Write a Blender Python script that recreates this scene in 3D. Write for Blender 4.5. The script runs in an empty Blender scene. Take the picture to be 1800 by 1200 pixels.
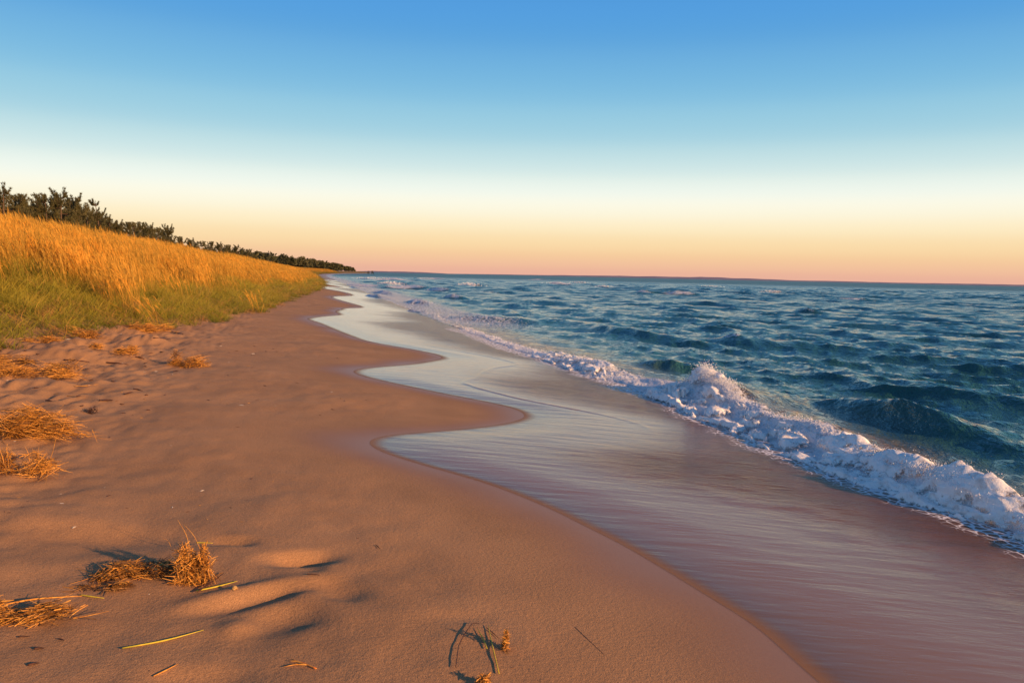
import bpy, math, random
import numpy as np
from mathutils import Vector, Matrix
random.seed(7); RNG = np.random.default_rng(7)
scene = bpy.context.scene
COL = scene.collection

# ------------------------------------------------------------------ camera
W_, H_, F_ = 1800.0, 1200.0, 1413.0
EYE = 2.0
PITCH = math.atan((600 - 483.5) / F_); ROLL = math.radians(1.256)
fw = Vector((0, math.cos(PITCH), -math.sin(PITCH)))
r0 = Vector((1, 0, 0)); u0 = Vector((0, math.sin(PITCH), math.cos(PITCH)))
right = r0 * math.cos(ROLL) + u0 * math.sin(ROLL)
up = u0 * math.cos(ROLL) - r0 * math.sin(ROLL)
cd = bpy.data.cameras.new('camera'); cam = bpy.data.objects.new('camera', cd); COL.objects.link(cam)
cam.matrix_world = Matrix(((right.x, up.x, -fw.x, 0), (right.y, up.y, -fw.y, 0), (right.z, up.z, -fw.z, EYE), (0, 0, 0, 1)))
cd.sensor_width = 36; cd.lens = F_ / W_ * 36; cd.clip_start = 0.05; cd.clip_end = 40000
scene.camera = cam

# ------------------------------------------------------------------ sky, sun, exposure
SUN_AZ, SUN_EL = math.radians(122), math.radians(13.5)      # clockwise from +Y
def lin(c): return tuple(((v / 255) / 12.92 if v / 255 <= .04045 else ((v / 255 + .055) / 1.055) ** 2.4) for v in c)
world = bpy.data.worlds.new('World'); scene.world = world; world.use_nodes = True
nt = world.node_tree; N = nt.nodes; L = nt.links
bg = N['Background']
sky = N.new('ShaderNodeTexSky'); sky.sky_type = 'NISHITA'; sky.sun_disc = False
sky.sun_elevation = SUN_EL; sky.sun_rotation = SUN_AZ; sky.air_density = 1.2; sky.dust_density = 1.5; sky.ozone_density = 2
tc = N.new('ShaderNodeTexCoord'); sx = N.new('ShaderNodeSeparateXYZ'); L.new(tc.outputs['Generated'], sx.inputs[0])
asn = N.new('ShaderNodeMath'); asn.operation = 'ARCSINE'; L.new(sx.outputs['Z'], asn.inputs[0])
mr = N.new('ShaderNodeMapRange'); mr.inputs['From Min'].default_value = 0; mr.inputs['From Max'].default_value = math.radians(60)
L.new(asn.outputs[0], mr.inputs['Value'])
ramp = N.new('ShaderNodeValToRGB'); L.new(mr.outputs[0], ramp.inputs[0]); ramp.color_ramp.interpolation = 'CARDINAL'
stops = [(0, (232, 176, 156)), (.7, (240, 188, 156)), (1.8, (248, 210, 162)), (3.0, (252, 228, 184)), (4.1, (253, 242, 212)), (5.5, (246, 248, 234)),
         (7.1, (216, 234, 231)), (9.2, (174, 213, 225)), (11.8, (136, 193, 223)), (15.4, (98, 167, 220)), (19, (76, 149, 216)),
         (30, (66, 118, 174)), (60, (58, 88, 128))]
cr = ramp.color_ramp
def fill_ramp(els, st):
    els[0].position = st[0][0]; els[0].color = st[0][1]; els[1].position = st[-1][0]; els[1].color = st[-1][1]
    for p_, c_ in st[1:-1]: els.new(p_).color = c_
fill_ramp(cr.elements, [(e / 60, (*lin(c), 1)) for e, c in stops])
ns = N.new('ShaderNodeMixRGB'); ns.blend_type = 'MULTIPLY'; ns.inputs[0].default_value = 1; ns.inputs[2].default_value = (.1, .1, .1, 1)
L.new(sky.outputs[0], ns.inputs[1])
mx = N.new('ShaderNodeMixRGB'); mx.inputs[0].default_value = .94
L.new(ns.outputs[0], mx.inputs[1]); L.new(ramp.outputs[0], mx.inputs[2])
L.new(mx.outputs[0], bg.inputs['Color']); bg.inputs['Strength'].default_value = .74
sd = bpy.data.lights.new('sun', 'SUN'); sd.energy = 5; sd.angle = math.radians(.6); sd.color = (1, .54, .23)
so = bpy.data.objects.new('sun', sd); COL.objects.link(so)
SDIR = Vector((math.sin(SUN_AZ) * math.cos(SUN_EL), math.cos(SUN_AZ) * math.cos(SUN_EL), math.sin(SUN_EL)))
so.rotation_euler = SDIR.to_track_quat('Z', 'Y').to_euler()
so.location = SDIR * 50
vs = scene.view_settings; vs.view_transform = 'Standard'; vs.look = 'None'; vs.exposure = .5; vs.gamma = 1

# ------------------------------------------------------------------ noise + helpers
PERM = RNG.permutation(512); GR = RNG.normal(size=(512, 2)); GR /= np.linalg.norm(GR, axis=1)[:, None]
def perlin(x, y):
    x = np.asarray(x, float); y = np.asarray(y, float)
    xi = np.floor(x).astype(int); yi = np.floor(y).astype(int); xf = x - xi; yf = y - yi
    def g(ix, iy):
        h = PERM[(PERM[ix & 511] + iy) & 511]; return GR[h]
    def d(ix, iy, dx, dy):
        v = g(ix, iy); return v[..., 0] * dx + v[..., 1] * dy
    u = xf ** 3 * (xf * (xf * 6 - 15) + 10); v = yf ** 3 * (yf * (yf * 6 - 15) + 10)
    a = d(xi, yi, xf, yf); b = d(xi + 1, yi, xf - 1, yf); c = d(xi, yi + 1, xf, yf - 1); e = d(xi + 1, yi + 1, xf - 1, yf - 1)
    return ((a + (b - a) * u) * (1 - v) + (c + (e - c) * u) * v) * 1.5
def sstep(a, b, v):
    q = np.clip((np.asarray(v, float) - a) / (b - a), 0, 1); return q * q * (3 - 2 * q)
def pix_ray(px, py):
    d = right * ((px - 900) / F_) + up * ((600 - py) / F_) + fw
    return np.array(d)
def mesh_obj(name, verts, faces, mat, parent=None, smooth=True, attrs=None):
    me = bpy.data.meshes.new(name)
    if isinstance(faces, np.ndarray):
        k = faces.shape[1]; me.vertices.add(len(verts)); me.vertices.foreach_set('co', np.asarray(verts, np.float32).ravel())
        me.loops.add(faces.size); me.loops.foreach_set('vertex_index', faces.astype(np.int32).ravel())
        me.polygons.add(len(faces)); me.polygons.foreach_set('loop_start', np.arange(0, faces.size, k, dtype=np.int32))
        me.update(calc_edges=True)
    else:
        me.from_pydata([tuple(v) for v in verts], [], faces); me.update()
    if smooth: me.polygons.foreach_set('use_smooth', np.ones(len(me.polygons), bool))
    for n, a in (attrs or {}).items():
        at = me.attributes.new(n, 'FLOAT', 'POINT'); at.data.foreach_set('value', np.asarray(a, np.float32).ravel())
    if mat: me.materials.append(mat)
    o = bpy.data.objects.new(name, me); COL.objects.link(o)
    if parent: o.parent = parent
    return o
def grid_faces(nr, nc, keep=None):
    i = np.arange(nr - 1)[:, None] * nc + np.arange(nc - 1)[None]
    f = np.stack([i, i + 1, i + nc + 1, i + nc], -1).reshape(-1, 4)
    return f if keep is None else f[keep.reshape(-1)]
def compact(v, f, attrs):
    used = np.unique(f); m = -np.ones(len(v), int); m[used] = np.arange(len(used))
    return v[used], m[f], {k: a.ravel()[used] for k, a in attrs.items()}
def tag(o, label, cat=None, group=None, kind=None):
    o['label'] = label
    if cat: o['category'] = cat
    if group: o['group'] = group
    if kind: o['kind'] = kind
    return o

class Mat:
    def __init__(s, name):
        s.m = bpy.data.materials.new(name); s.m.use_nodes = True; s.t = s.m.node_tree; s.n = s.t.nodes; s.p = s.n['Principled BSDF']
        s.out = s.n['Material Output']
    def new(s, t, **kw):
        n = s.n.new(t)
        for k, v in kw.items():
            if k in n.inputs: n.inputs[k].default_value = v
            else: setattr(n, k, v)
        return n
    def link(s, a, b): s.t.links.new(a, b)
    def attr(s, name): return s.new('ShaderNodeAttribute', attribute_name=name).outputs['Fac']
    def coords(s, scale=(1, 1, 1), rot=(0, 0, 0), kind='Object'):
        c = s.new('ShaderNodeTexCoord'); m = s.new('ShaderNodeMapping'); m.inputs['Scale'].default_value = scale; m.inputs['Rotation'].default_value = rot
        s.link(c.outputs[kind], m.inputs[0]); return m.outputs[0]
    def noise(s, scale, detail=3, co=None, rough=.5):
        n = s.new('ShaderNodeTexNoise'); n.inputs['Scale'].default_value = scale; n.inputs['Detail'].default_value = detail; n.inputs['Roughness'].default_value = rough
        s.link(co if co else s.coords(), n.inputs['Vector']); return n.outputs['Fac']
    def ramp(s, fac, stops):
        r = s.new('ShaderNodeValToRGB'); e = r.color_ramp.elements
        fill_ramp(e, [(p, (*c, 1)) for p, c in stops])
        s.link(fac, r.inputs[0]); return r.outputs[0]
    def mix(s, fac, a, b, blend='MIX'):
        m = s.new('ShaderNodeMixRGB', blend_type=blend)
        for i, v in ((0, fac), (1, a), (2, b)):
            if hasattr(v, 'links'): s.link(v, m.inputs[i])
            else: m.inputs[i].default_value = v if i == 0 else (*v, 1)
        return m.outputs[0]
    def math(s, op, a, b=0.0, clamp=False):
        m = s.new('ShaderNodeMath', operation=op); m.use_clamp = clamp
        for i, v in ((0, a), (1, b)):
            if hasattr(v, 'links'): s.link(v, m.inputs[i])
            else: m.inputs[i].default_value = v
        return m.outputs[0]
    def bump(s, h, strength, dist, normal=None):
        b = s.new('ShaderNodeBump'); b.inputs['Strength'].default_value = strength; b.inputs['Distance'].default_value = dist
        s.link(h, b.inputs['Height'])
        if normal: s.link(normal, b.inputs['Normal'])
        return b.outputs[0]

# ------------------------------------------------------------------ the lie of the land (metres; water level z = 0)
def shore_x(y):
    y = np.asarray(y, float)
    far = -0.177 * y
    base = 5.4 - .25 * y
    w = sstep(250, 1100, y)
    return base * (1 - w) + np.maximum(far, base) * w
def tt(x, y): return (x - shore_x(y)) * .97
TOE_Y = [-5, 5, 11, 16, 22, 34, 53, 80, 120, 400, 3000]; TOE_T = [-10.6, -10.2, -9.6, -8.8, -7.7, -6.6, -5.8, -4.2, -3.4, -4, -4]
def toe(y): return np.interp(y, TOE_Y, TOE_T) + .35 * perlin(np.asarray(y) * .35, np.asarray(y) * 0 + 3.3)
def land0(x, y):
    t = tt(x, y); b = np.where(t < 0, -.077 * t, -.06 * t)
    b = np.maximum(b, -3)
    tw = toe(y)
    q = np.clip((tw - t) / (tw + 16.5), 0, 1)
    crest = 2.38 + .35 * perlin(np.asarray(y) * .05, np.asarray(y) * 0 + 9.1)
    zt = -.077 * tw
    d = zt + (crest - zt) * (q ** 1.15) * (1.6 - .6 * q)
    d = d - sstep(-17, -24, t) * .5 + perlin(x * .18, y * .18) * .25 * sstep(0, .5, q)
    d = np.where(t < -30, d - (-30 - t) * .03, d)
    return np.where(t < tw, d, b)
def hit(px, py, fn=land0, dz=0.0):
    d = pix_ray(px, py); s = 2.0
    lo = None
    ss = np.geomspace(1.5, 3000, 4000)
    P = d[None] * ss[:, None]; z = EYE + P[:, 2]
    g = z - (fn(P[:, 0], P[:, 1]) + dz)
    k = np.argmax(g < 0) if (g < 0).any() else len(ss) - 1
    a, b = ss[max(k - 1, 0)], ss[k]
    for _ in range(40):
        m = (a + b) / 2; p = d * m
        if EYE + p[2] - (float(fn(p[0], p[1])) + dz) < 0: b = m
        else: a = m
    p = d * b; return np.array([p[0], p[1], EYE + p[2]])

EDGE_PX = [(1560, 1290), (1440, 1200), (1330, 1100), (1200, 1020), (1100, 960), (960, 890), (860, 850), (760, 822), (690, 802), (655, 788), (643, 776), (660, 768),
           (700, 762), (800, 755), (880, 746), (915, 738), (926, 730), (910, 720), (880, 711), (800, 697), (700, 676), (640, 663), (613, 653), (640, 646),
           (720, 640), (775, 631), (780, 627), (740, 617), (640, 600), (590, 581), (560, 568), (535, 560), (560, 556), (600, 553), (575, 545), (545, 537), (500, 532)]
_E = np.array([hit(*p)[:2] for p in EDGE_PX]); _E = _E[np.argsort(_E[:, 1])]
_ey = np.concatenate([[-6, 0], _E[:, 1]]); _ex = np.concatenate([[_E[0, 0] + 2.2, _E[0, 0] + .9], _E[:, 0]])
def edge_x(y):
    y = np.asarray(y, float); yl = _ey[-1]
    near = sum(np.interp(y + o * (.02 * np.abs(y) + .06), _ey, _ex) for o in (-1, -.5, 0, .5, 1)) / 5
    far = shore_x(y) - 3.4 + 1.1 * perlin(y * .09, y * 0 + 1.7) + 1.2 * np.sin(y * .21)
    w = sstep(yl - 6, yl + 6, y); return near * (1 - w) + far * w

# footprints, scuffs and hummocks on the dry sand
def blob(x, y, cx, cy, lx, ly, ang, p=2.0):
    c, s = math.cos(ang), math.sin(ang); u = ((x - cx) * c + (y - cy) * s) / lx; v = (-(x - cx) * s + (y - cy) * c) / ly
    return np.exp(-(np.abs(u) ** p + np.abs(v) ** p))
DENTS = []   # px, py, len px, across px, angle deg (world), depth
for a in [(407, 953, .13, .06, 0, -.06), (530, 985, .17, .085, .5, -.085), (548, 1002, .07, .05, .3, -.025), (590, 1040, .11, .16, 1.2, -.05), (470, 1050, .34, .06, .75, -.04),
          (500, 1090, .16, .12, .7, -.05), (430, 1040, .30, .055, .75, .03), (545, 1035, .12, .10, 1.0, .035), (415, 1100, .10, .07, .9, .03), (350, 1195, .16, .09, .3, -.03),
          (120, 950, .5, .2, .2, -.03), (60, 900, .5, .2, .1, .03), (250, 940, .4, .14, .1, -.03), (200, 870, .5, .2, .3, .02), (160, 690, .5, .2, 0, -.03), (820, 1090, .12, .07, .1, -.02)]:
    p = hit(a[0], a[1]); DENTS.append((p[0], p[1]) + a[2:])
CH = []
for a in [(250, 585), (150, 610), (205, 600), (235, 600), (110, 620), (80, 610), (180, 590), (60, 625), (285, 590), (220, 585), (140, 630), (30, 650), (170, 615), (260, 605)]:
    p = hit(*a); CH.append((p[0], p[1], random.uniform(.25, .6), random.uniform(.18, .4), random.uniform(-.6, .6), random.uniform(.06, .13)))
def land(x, y):
    z = land0(x, y); t = tt(x, y); x = np.asarray(x, float); y = np.asarray(y, float)
    dry = sstep(-.5, -2.2, x - edge_x(y))
    m = perlin(x * .55 + 5, y * .4) * .04 + perlin(x * 1.6, y * 1.3 + 7) * .012 + perlin(x * 4.5, y * 4.1) * .006
    m = m + perlin(x * 13, y * 12) * .0022
    rough = sstep(-6.2, -8.5, t)
    m = m + rough * (perlin(x * 2.2 + 3, y * 1.7) * .06 + np.abs(perlin(x * 4, y * 3)) * .06 + perlin(x * 9, y * 7) * .025)
    for (cx, cy, lx, ly, an, dp) in DENTS: m = m + blob(x, y, cx, cy, lx, ly, an, 2.6) * dp * .72
    for (cx, cy, lx, ly, an, dp) in CH: m = m + blob(x, y, cx, cy, lx, ly, an) * dp
    return z + m * dry

# ------------------------------------------------------------------ beach (terrain)
ys = [-4.0]
while ys[-1] < 2600: ys.append(ys[-1] + max(.02 if ys[-1] < 6.5 and ys[-1] > 2 else .03, .0085 * abs(ys[-1])))
ys = np.array(ys)
ts = [0.0]
while ts[-1] < 60: ts.append(ts[-1] + (.06 if ts[-1] < 1 else .06 * 1.12 ** (len(ts) - 17)))
neg = [0.0]
while neg[-1] > -140:
    t = neg[-1]; neg.append(t - (.028 if t > -10.5 else min(.028 * 1.05 ** (len(neg) - 370), 12)))
tl = np.array(neg[::-1][:-1] + ts)
TY, TT = np.meshgrid(ys, tl, indexing='ij'); TX = shore_x(TY) + TT / .97
TZ = land(TX, TY)
wet = sstep(-.9, .1, TX - edge_x(TY) + .25 * perlin(TX * .8, TY * .8))
veg = sstep(.3, -1.2, TT - toe(TY))
sand = Mat('sand')
co = sand.coords()
n1 = sand.noise(1.3, 4, co); n2 = sand.noise(160, 2, co); n3 = sand.noise(420, 2, co)
c = sand.ramp(n1, [(.3, (.360, .196, .094)), (.7, (.455, .250, .120))])
c = sand.mix(.55, c, sand.ramp(n2, [(.3, (.55, .55, .55)), (.7, (1.25, 1.22, 1.2))]), 'MULTIPLY')
c = sand.mix(.6, c, sand.ramp(n3, [(.36, (.4, .4, .4)), (.64, (1.5, 1.5, 1.5))]), 'MULTIPLY')
wa = sand.attr('wet')
c = sand.mix(sand.math('MULTIPLY', wa, .75), c, (.28, .135, .075))
c = sand.mix(sand.attr('veg'), c, sand.ramp(sand.noise(3, 4, co), [(.3, (.10, .085, .03)), (.7, (.26, .16, .06))]))
sand.link(c, sand.p.inputs['Base Color'])
rr = sand.new('ShaderNodeMapRange'); sand.link(wa, rr.inputs['Value']); rr.inputs['To Min'].default_value = .95; rr.inputs['To Max'].default_value = .42
sand.link(rr.outputs[0], sand.p.inputs['Roughness']); sand.p.inputs['Specular IOR Level'].default_value = .3
dryf = sand.math('SUBTRACT', 1, wa)
bm = sand.new('ShaderNodeBump'); sand.link(sand.math('ADD', n2, sand.math('MULTIPLY', sand.noise(45, 3, co), 1.5)), bm.inputs['Height']); bm.inputs['Distance'].default_value = .004
sand.link(sand.math('MULTIPLY', dryf, .55), bm.inputs['Strength']); sand.link(bm.outputs[0], sand.p.inputs['Normal'])
V = np.stack([TX, TY, TZ], -1).reshape(-1, 3)
beach = mesh_obj('beach', V, grid_faces(len(ys), len(tl)), sand.m, attrs={'wet': wet, 'veg': veg})
tag(beach, 'reddish tan sand beach sloping down to the lake, rising to a low dune', kind='structure')

# ------------------------------------------------------------------ breaking wave geometry shared by lake and foam
CY = [0, 5, 6.8, 7.6, 8.8, 10, 11.1, 12.6, 13.8, 15, 16.5, 18, 20, 24, 30, 36]
CT = [.3, .35, .42, .46, .62, .85, .95, 1.15, 1.3, 1.0, .75, .65, .5, .35, .3, .3]
HY = [0, 4, 6, 7.2, 8.2, 9.5, 11, 12.6, 13.3, 14.2, 15.4, 17, 18.4, 20, 24, 28, 33, 38]
HH = [.15, .17, .14, .24, .19, .25, .25, .31, .38, .22, .07, .14, .15, .05, .04, .05, .02, 0]
def crest_t(y): return np.interp(y, CY, CT) + .10 * perlin(np.asarray(y) * .8, np.asarray(y) * 0 + 4.4) + .05 * perlin(np.asarray(y) * 2.6, np.asarray(y) * 0 + 6.4)
def crest_h(y): return np.interp(y, HY, HH) * (1 + .42 * perlin(np.asarray(y) * 1.1, np.asarray(y) * 0 + 14.4))
def foot_t(y): return np.interp(y, [0, 6, 9, 14, 18, 22, 36], [-.02, -.05, .05, .2, .05, -.3, -.5]) + .18 * perlin(np.asarray(y) * .9, np.asarray(y) * 0 + 24.4) + .09 * perlin(np.asarray(y) * 2.9, np.asarray(y) * 0 + 21)
def ridge(t, y):
    tc_, h, f = crest_t(y), crest_h(y), foot_t(y)
    wfr = np.maximum(.22, (tc_ - f) * .55)
    d = t - tc_
    front = sstep(-1, 0, d / (wfr * 1.3)); back = np.exp(-(np.maximum(d, 0) / .75) ** 1.4)
    z = h * np.where(d < 0, front, back)
    apron = .07 * sstep(f + .08, f + .3, t) * (d < 0)
    return np.maximum(z, apron)
# unbroken swell humps and distant breakers: (px, py, half-length m, half-width m, height, foam)
HUMPS = []
for (px, py, ln, wd, h, fm) in [(1580, 724, 1.5, .42, .30, 0), (1180, 640, .9, .4, .18, 0), (1100, 582, 3.2, .7, .26, .0), (880, 560, 3.5, .8, .2, 0), (1330, 600, 3.2, .7, .2, .15),
                                (648, 516, 5, 1.2, .5, 1), (715, 503, 7, 1.5, .55, 1), (735, 527, 2.2, .8, .42, .9), (800, 520, 3.0, 1.0, .5, .75), (690, 497, 7, 1.6, .5, .9), (610, 503, 8, 1.6, .35, .9),
                                (825, 499, 6, 1.6, .6, .9), (985, 497, 9, 2, .7, 1), (1135, 512, 3.5, 1.3, .5, .8), (1195, 514, 5, 1.3, .5, .9), (1490, 523, 4, 1.3, .5, .9), (945, 491, 14, 3, .6, .8),
                                (760, 489, 16, 3, .6, .8), (640, 489, 16, 3, .5, .9), (1285, 597, .7, .35, .15, .8), (680, 490, 20, 3, .6, .9), (655, 530, 3.5, .9, .25, .5), (1020, 496, 8, 2, .5, .8),
                                (618, 522, 4, 1.0, .3, 1), (675, 512, 5, 1.1, .4, .9), (860, 512, 3, .8, .35, .7), (770, 507, 5, 1.1, .45, .9), (1060, 503, 5, 1.2, .45, .8), (1360, 512, 4, 1.2, .45, .8), (1640, 519, 4, 1.2, .45, .75), (1250, 503, 7, 1.6, .5, .8), (900, 533, 2, .6, .25, .6), (1420, 545, 2, .7, .3, .6), (720, 545, 2.4, .7, .2, .8), (640, 500, 8, 1.4, .4, 1)]:
    p = hit(px, py, lambda x, y: np.zeros_like(np.asarray(x, float)), h * .6); HUMPS.append((p[0], p[1], ln * (.62 if fm > .3 else 1), wd * (.75 if fm > .3 else 1), h * (.8 if fm > .3 else 1), fm))
HANG = math.atan2(1, -.25)
def humps(x, y):
    z = np.zeros_like(x); fo = np.zeros_like(x)
    for i, (cx, cy, ln, wd, h, fm) in enumerate(HUMPS):
        m = (np.abs(x - cx) < 3.2 * (ln + wd)) & (np.abs(y - cy) < 3.2 * (ln + wd))
        if not m.any(): continue
        xx, yy = x[m] - cx, y[m] - cy
        a = (HANG if cy < 12 else HANG + .5) + .25 * math.sin(i * 2.3)
        s = xx * math.cos(a) + yy * math.sin(a); n = xx * math.sin(a) - yy * math.cos(a)   # n > 0 offshore
        n = n + .25 * wd * perlin(s / ln * 2.2, s * 0 + i)
        e = np.exp(-(s / ln) ** 2)
        prof = np.where(n < 0, np.exp(-(n / (wd * .55)) ** 2), np.exp(-(n / (wd * 1.3)) ** 2))
        z[m] += h * e * prof
        fz = np.exp(-(s / (ln * .85)) ** 4) * np.exp(-((n + wd * .35) / (wd * .6)) ** 2)
        fo[m] = np.maximum(fo[m], fm * fz * .92)
    return z, fo

# ------------------------------------------------------------------ lake
rr_ = [2.6]
while rr_[-1] < 15: rr_.append(rr_[-1] * 1.010)
while rr_[-1] < 420: rr_.append(rr_[-1] * 1.006)
while rr_[-1] < 15000: rr_.append(rr_[-1] * 1.035)
rr_ = np.array(rr_)
an = np.radians(np.concatenate([np.arange(-30, -20, .5), np.arange(-20, 40, .085), np.arange(40, 86, .6)]))
R, A = np.meshgrid(rr_, an, indexing='ij'); X0 = R * np.sin(A); Y0 = R * np.cos(A)
T0 = tt(X0, Y0)
sp = np.maximum(R * .0065, .02) * np.where(R > 420, 5, 1)
dx = np.zeros_like(R); dy = np.zeros_like(R); dz = np.zeros_like(R); jac = np.zeros_like(R)
wr = np.random.default_rng(11)
near_amp = sstep(.9, 5, T0) * .92 + .08 * sstep(.2, 1.0, T0)
for lam in np.geomspace(.26, 8.0, 76):
    k = 2 * math.pi / lam; th = math.pi + .5 + wr.normal() * (.28 if lam > 1.5 else .45)
    kx, ky = k * math.cos(th), k * math.sin(th); ph = wr.uniform(0, 6.283)
    amp = .0078 * lam ** .66 * (1 if lam < 5 else .6)
    fade = sstep(1.6, 3.2, lam / sp)
    a_ = amp * fade * (near_amp if lam > 1.2 else np.sqrt(near_amp))
    # group envelopes keep it from looking regular
    env = .65 + .7 * np.clip(perlin(X0 / (lam * 4) + ph, Y0 / (lam * 4) + k) + .5, 0, 1.4)
    a_ = a_ * env * (1 + (.9 * sstep(40, 160, R) if lam > 2.5 else 0))
    P = kx * X0 + ky * Y0 + ph; cs, sn = np.cos(P), np.sin(P)
    dz += a_ * cs; q = 1.05
    dx -= q * a_ * math.cos(th) * sn; dy -= q * a_ * math.sin(th) * sn
    jac += q * a_ * k * cs
hz, hfo = humps(X0, Y0)
rz = ridge(T0, Y0) * (Y0 < 40)
X1 = X0 + dx; Y1 = Y0 + dy
Z1 = dz + hz + rz - .10 * sstep(.22, -.1, T0 - foot_t(Y0))
Z1 -= .4 * sstep(-.5, -2, T0)
foam = sstep(.62, 1.25, jac + .35 * perlin(X0 * .35, Y0 * .35)) * sstep(8, 30, R) * .8
foam = np.maximum(foam, hfo)
# lace of old foam around the breaker
ft, ct_ = foot_t(Y0), crest_t(Y0)
lace = sstep(ft - .15, ft + .05, T0) * sstep(ct_ + .25, ct_ - .1, T0) * sstep(34, 26, Y0)
foam = np.maximum(foam, lace * .75)
foam = np.maximum(foam, .30 * sstep(.2, .8, T0) * sstep(3.5, 1.2, T0) * sstep(60, 25, Y0))
foam = np.maximum(foam, .55 * sstep(-1.5, .0, T0) * sstep(5.5, 2, T0) * sstep(22, 34, Y0))
shal = sstep(2.8, .4, T0 + .5 * perlin(X0 * .5, Y0 * .5)) * 1.0
cut = np.where(Y0 < 30, ft + .12, -1.6); keep = (T0 > cut)[:-1, :-1] | (T0 > cut)[1:, 1:]
lake = Mat('lake_water')
wco = lake.coords()
wb = lake.coords(scale=(1, .45, 1), rot=(0, 0, -.24))
f1 = lake.noise(7.5, 4, wb, .6); f2 = lake.noise(26, 3, wb, .6); f3 = lake.noise(1.9, 4, wb, .6)
base = lake.mix(lake.attr('shallow'), (.023, .105, .108), (.17, .095, .048))
fa = lake.attr('foam')
vor = lake.new('ShaderNodeTexVoronoi', feature='DISTANCE_TO_EDGE'); vor.inputs['Scale'].default_value = 7
vw = lake.new('ShaderNodeMixRGB'); vw.inputs[0].default_value = .18; lake.link(wco, vw.inputs[1])
nz = lake.new('ShaderNodeTexNoise'); nz.inputs['Scale'].default_value = 5; nz.inputs['Detail'].default_value = 4; lake.link(wco, nz.inputs['Vector']); lake.link(nz.outputs['Color'], vw.inputs[2])
lake.link(vw.outputs[0], vor.inputs['Vector'])
cell = lake.math('SUBTRACT', 1, lake.math('MULTIPLY', vor.outputs['Distance'], 5, True), True)
fn = lake.math('ADD', lake.math('MULTIPLY', lake.noise(11, 5, wco, .7), .75), lake.math('MULTIPLY', cell, .25))
fm_ = lake.math('SUBTRACT', lake.math('ADD', fa, fn), .93)
fmask = lake.math('MULTIPLY', fm_, 5.0, True)
lake.link(lake.mix(fmask, base, (.72, .74, .78)), lake.p.inputs['Base Color'])
r2 = lake.new('ShaderNodeMapRange'); lake.link(fmask, r2.inputs['Value']); r2.inputs['To Min'].default_value = .07; r2.inputs['To Max'].default_value = .8
lake.link(lake.math('MAXIMUM', r2.outputs[0], lake.attr('chop')), lake.p.inputs['Roughness']); lake.p.inputs['IOR'].default_value = 1.33
hgt = lake.math('ADD', lake.math('ADD', lake.math('MULTIPLY', f1, .5), lake.math('MULTIPLY', f2, .14)), lake.math('MULTIPLY', f3, 1.3))
b1 = lake.bump(hgt, .95, .14)
b2 = lake.bump(fn, .4, .03, b1)
lake.link(b2, lake.p.inputs['Normal'])
V = np.stack([X1, Y1, Z1], -1).reshape(-1, 3)
v, f, at = compact(V, grid_faces(len(rr_), len(an), keep), {'foam': foam, 'shallow': shal, 'chop': 0.06 + .12 * sstep(12, 120, R) + .24 * sstep(200, 520, R)})
lk = mesh_obj('lake', v, f, lake.m, attrs=at)
tag(lk, 'choppy teal lake with whitecaps running in toward the beach', kind='structure')

# ------------------------------------------------------------------ swash film on the wet sand
yy = [1.2]
while yy[-1] < 170: yy.append(yy[-1] + max(.03, .006 * yy[-1]))
yy = np.array(yy); kk = np.linspace(0, 1, 110) ** 1.3
EX = edge_x(yy)[:, None]; T1 = shore_x(yy)[:, None] + (foot_t(yy)[:, None] + .35) / .97
SX = EX + (T1 - EX) * kk[None]; SY = np.repeat(yy[:, None], len(kk), 1)
dd = SX - EX
thick = .0035 + .022 * sstep(0, 1.0, dd) + .02 * sstep(1.5, 4, dd)
rip = .012 * sstep(1.2, 3.2, dd) * (perlin(SX * 1.2 + SY * .5, SY * 2.2) + .6 * perlin(SX * 3 + 9, SY * 5)) * sstep(60, 20, SY)
# second, lower lip of an older swash lobe
lip = .012 * np.exp(-((dd - 1.6 - .6 * perlin(SY * .4, SY * 0)) / .05) ** 2) * sstep(9, 12, SY) * sstep(22, 17, SY)
SZ = land(SX, SY) + thick + rip + lip
film = Mat('swash_film')
fco = film.coords(scale=(.55, 2.6, 1), rot=(0, 0, .42))
s1 = film.noise(2.4, 4, fco, .5); s2 = film.noise(14, 4, fco, .6)
bn = film.bump(film.math('ADD', s1, film.math('MULTIPLY', s2, .12)), .22, .04)
tb_ = film.new('ShaderNodeBump'); film.link(film.noise(9, 4, film.coords(scale=(.6, 1.6, 1), rot=(0, 0, .3)), .6), tb_.inputs['Height']); film.link(film.math('MULTIPLY', film.attr('turb'), .55), tb_.inputs['Strength']); tb_.inputs['Distance'].default_value = .03; film.link(bn, tb_.inputs['Normal']); bn = tb_.outputs[0]
gl = film.new('ShaderNodeBsdfGlossy'); gl.inputs['Roughness'].default_value = .15; gl.inputs['Color'].default_value = (.98, .98, .98, 1); film.link(bn, gl.inputs['Normal'])
tr = film.new('ShaderNodeBsdfTransparent'); tr.inputs['Color'].default_value = (.95, .91, .87, 1)
fr = film.new('ShaderNodeFresnel'); fr.inputs['IOR'].default_value = 1.28; film.link(bn, fr.inputs['Normal'])
df = film.new('ShaderNodeBsdfDiffuse'); film.link(film.mix(film.attr('turb'), (.46, .25, .125), (.22, .10, .042)), df.inputs['Color'])
body = film.new('ShaderNodeMixShader'); film.link(film.math('MULTIPLY', film.attr('depth'), .62), body.inputs[0]); film.link(tr.outputs[0], body.inputs[1]); film.link(df.outputs[0], body.inputs[2])
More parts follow.
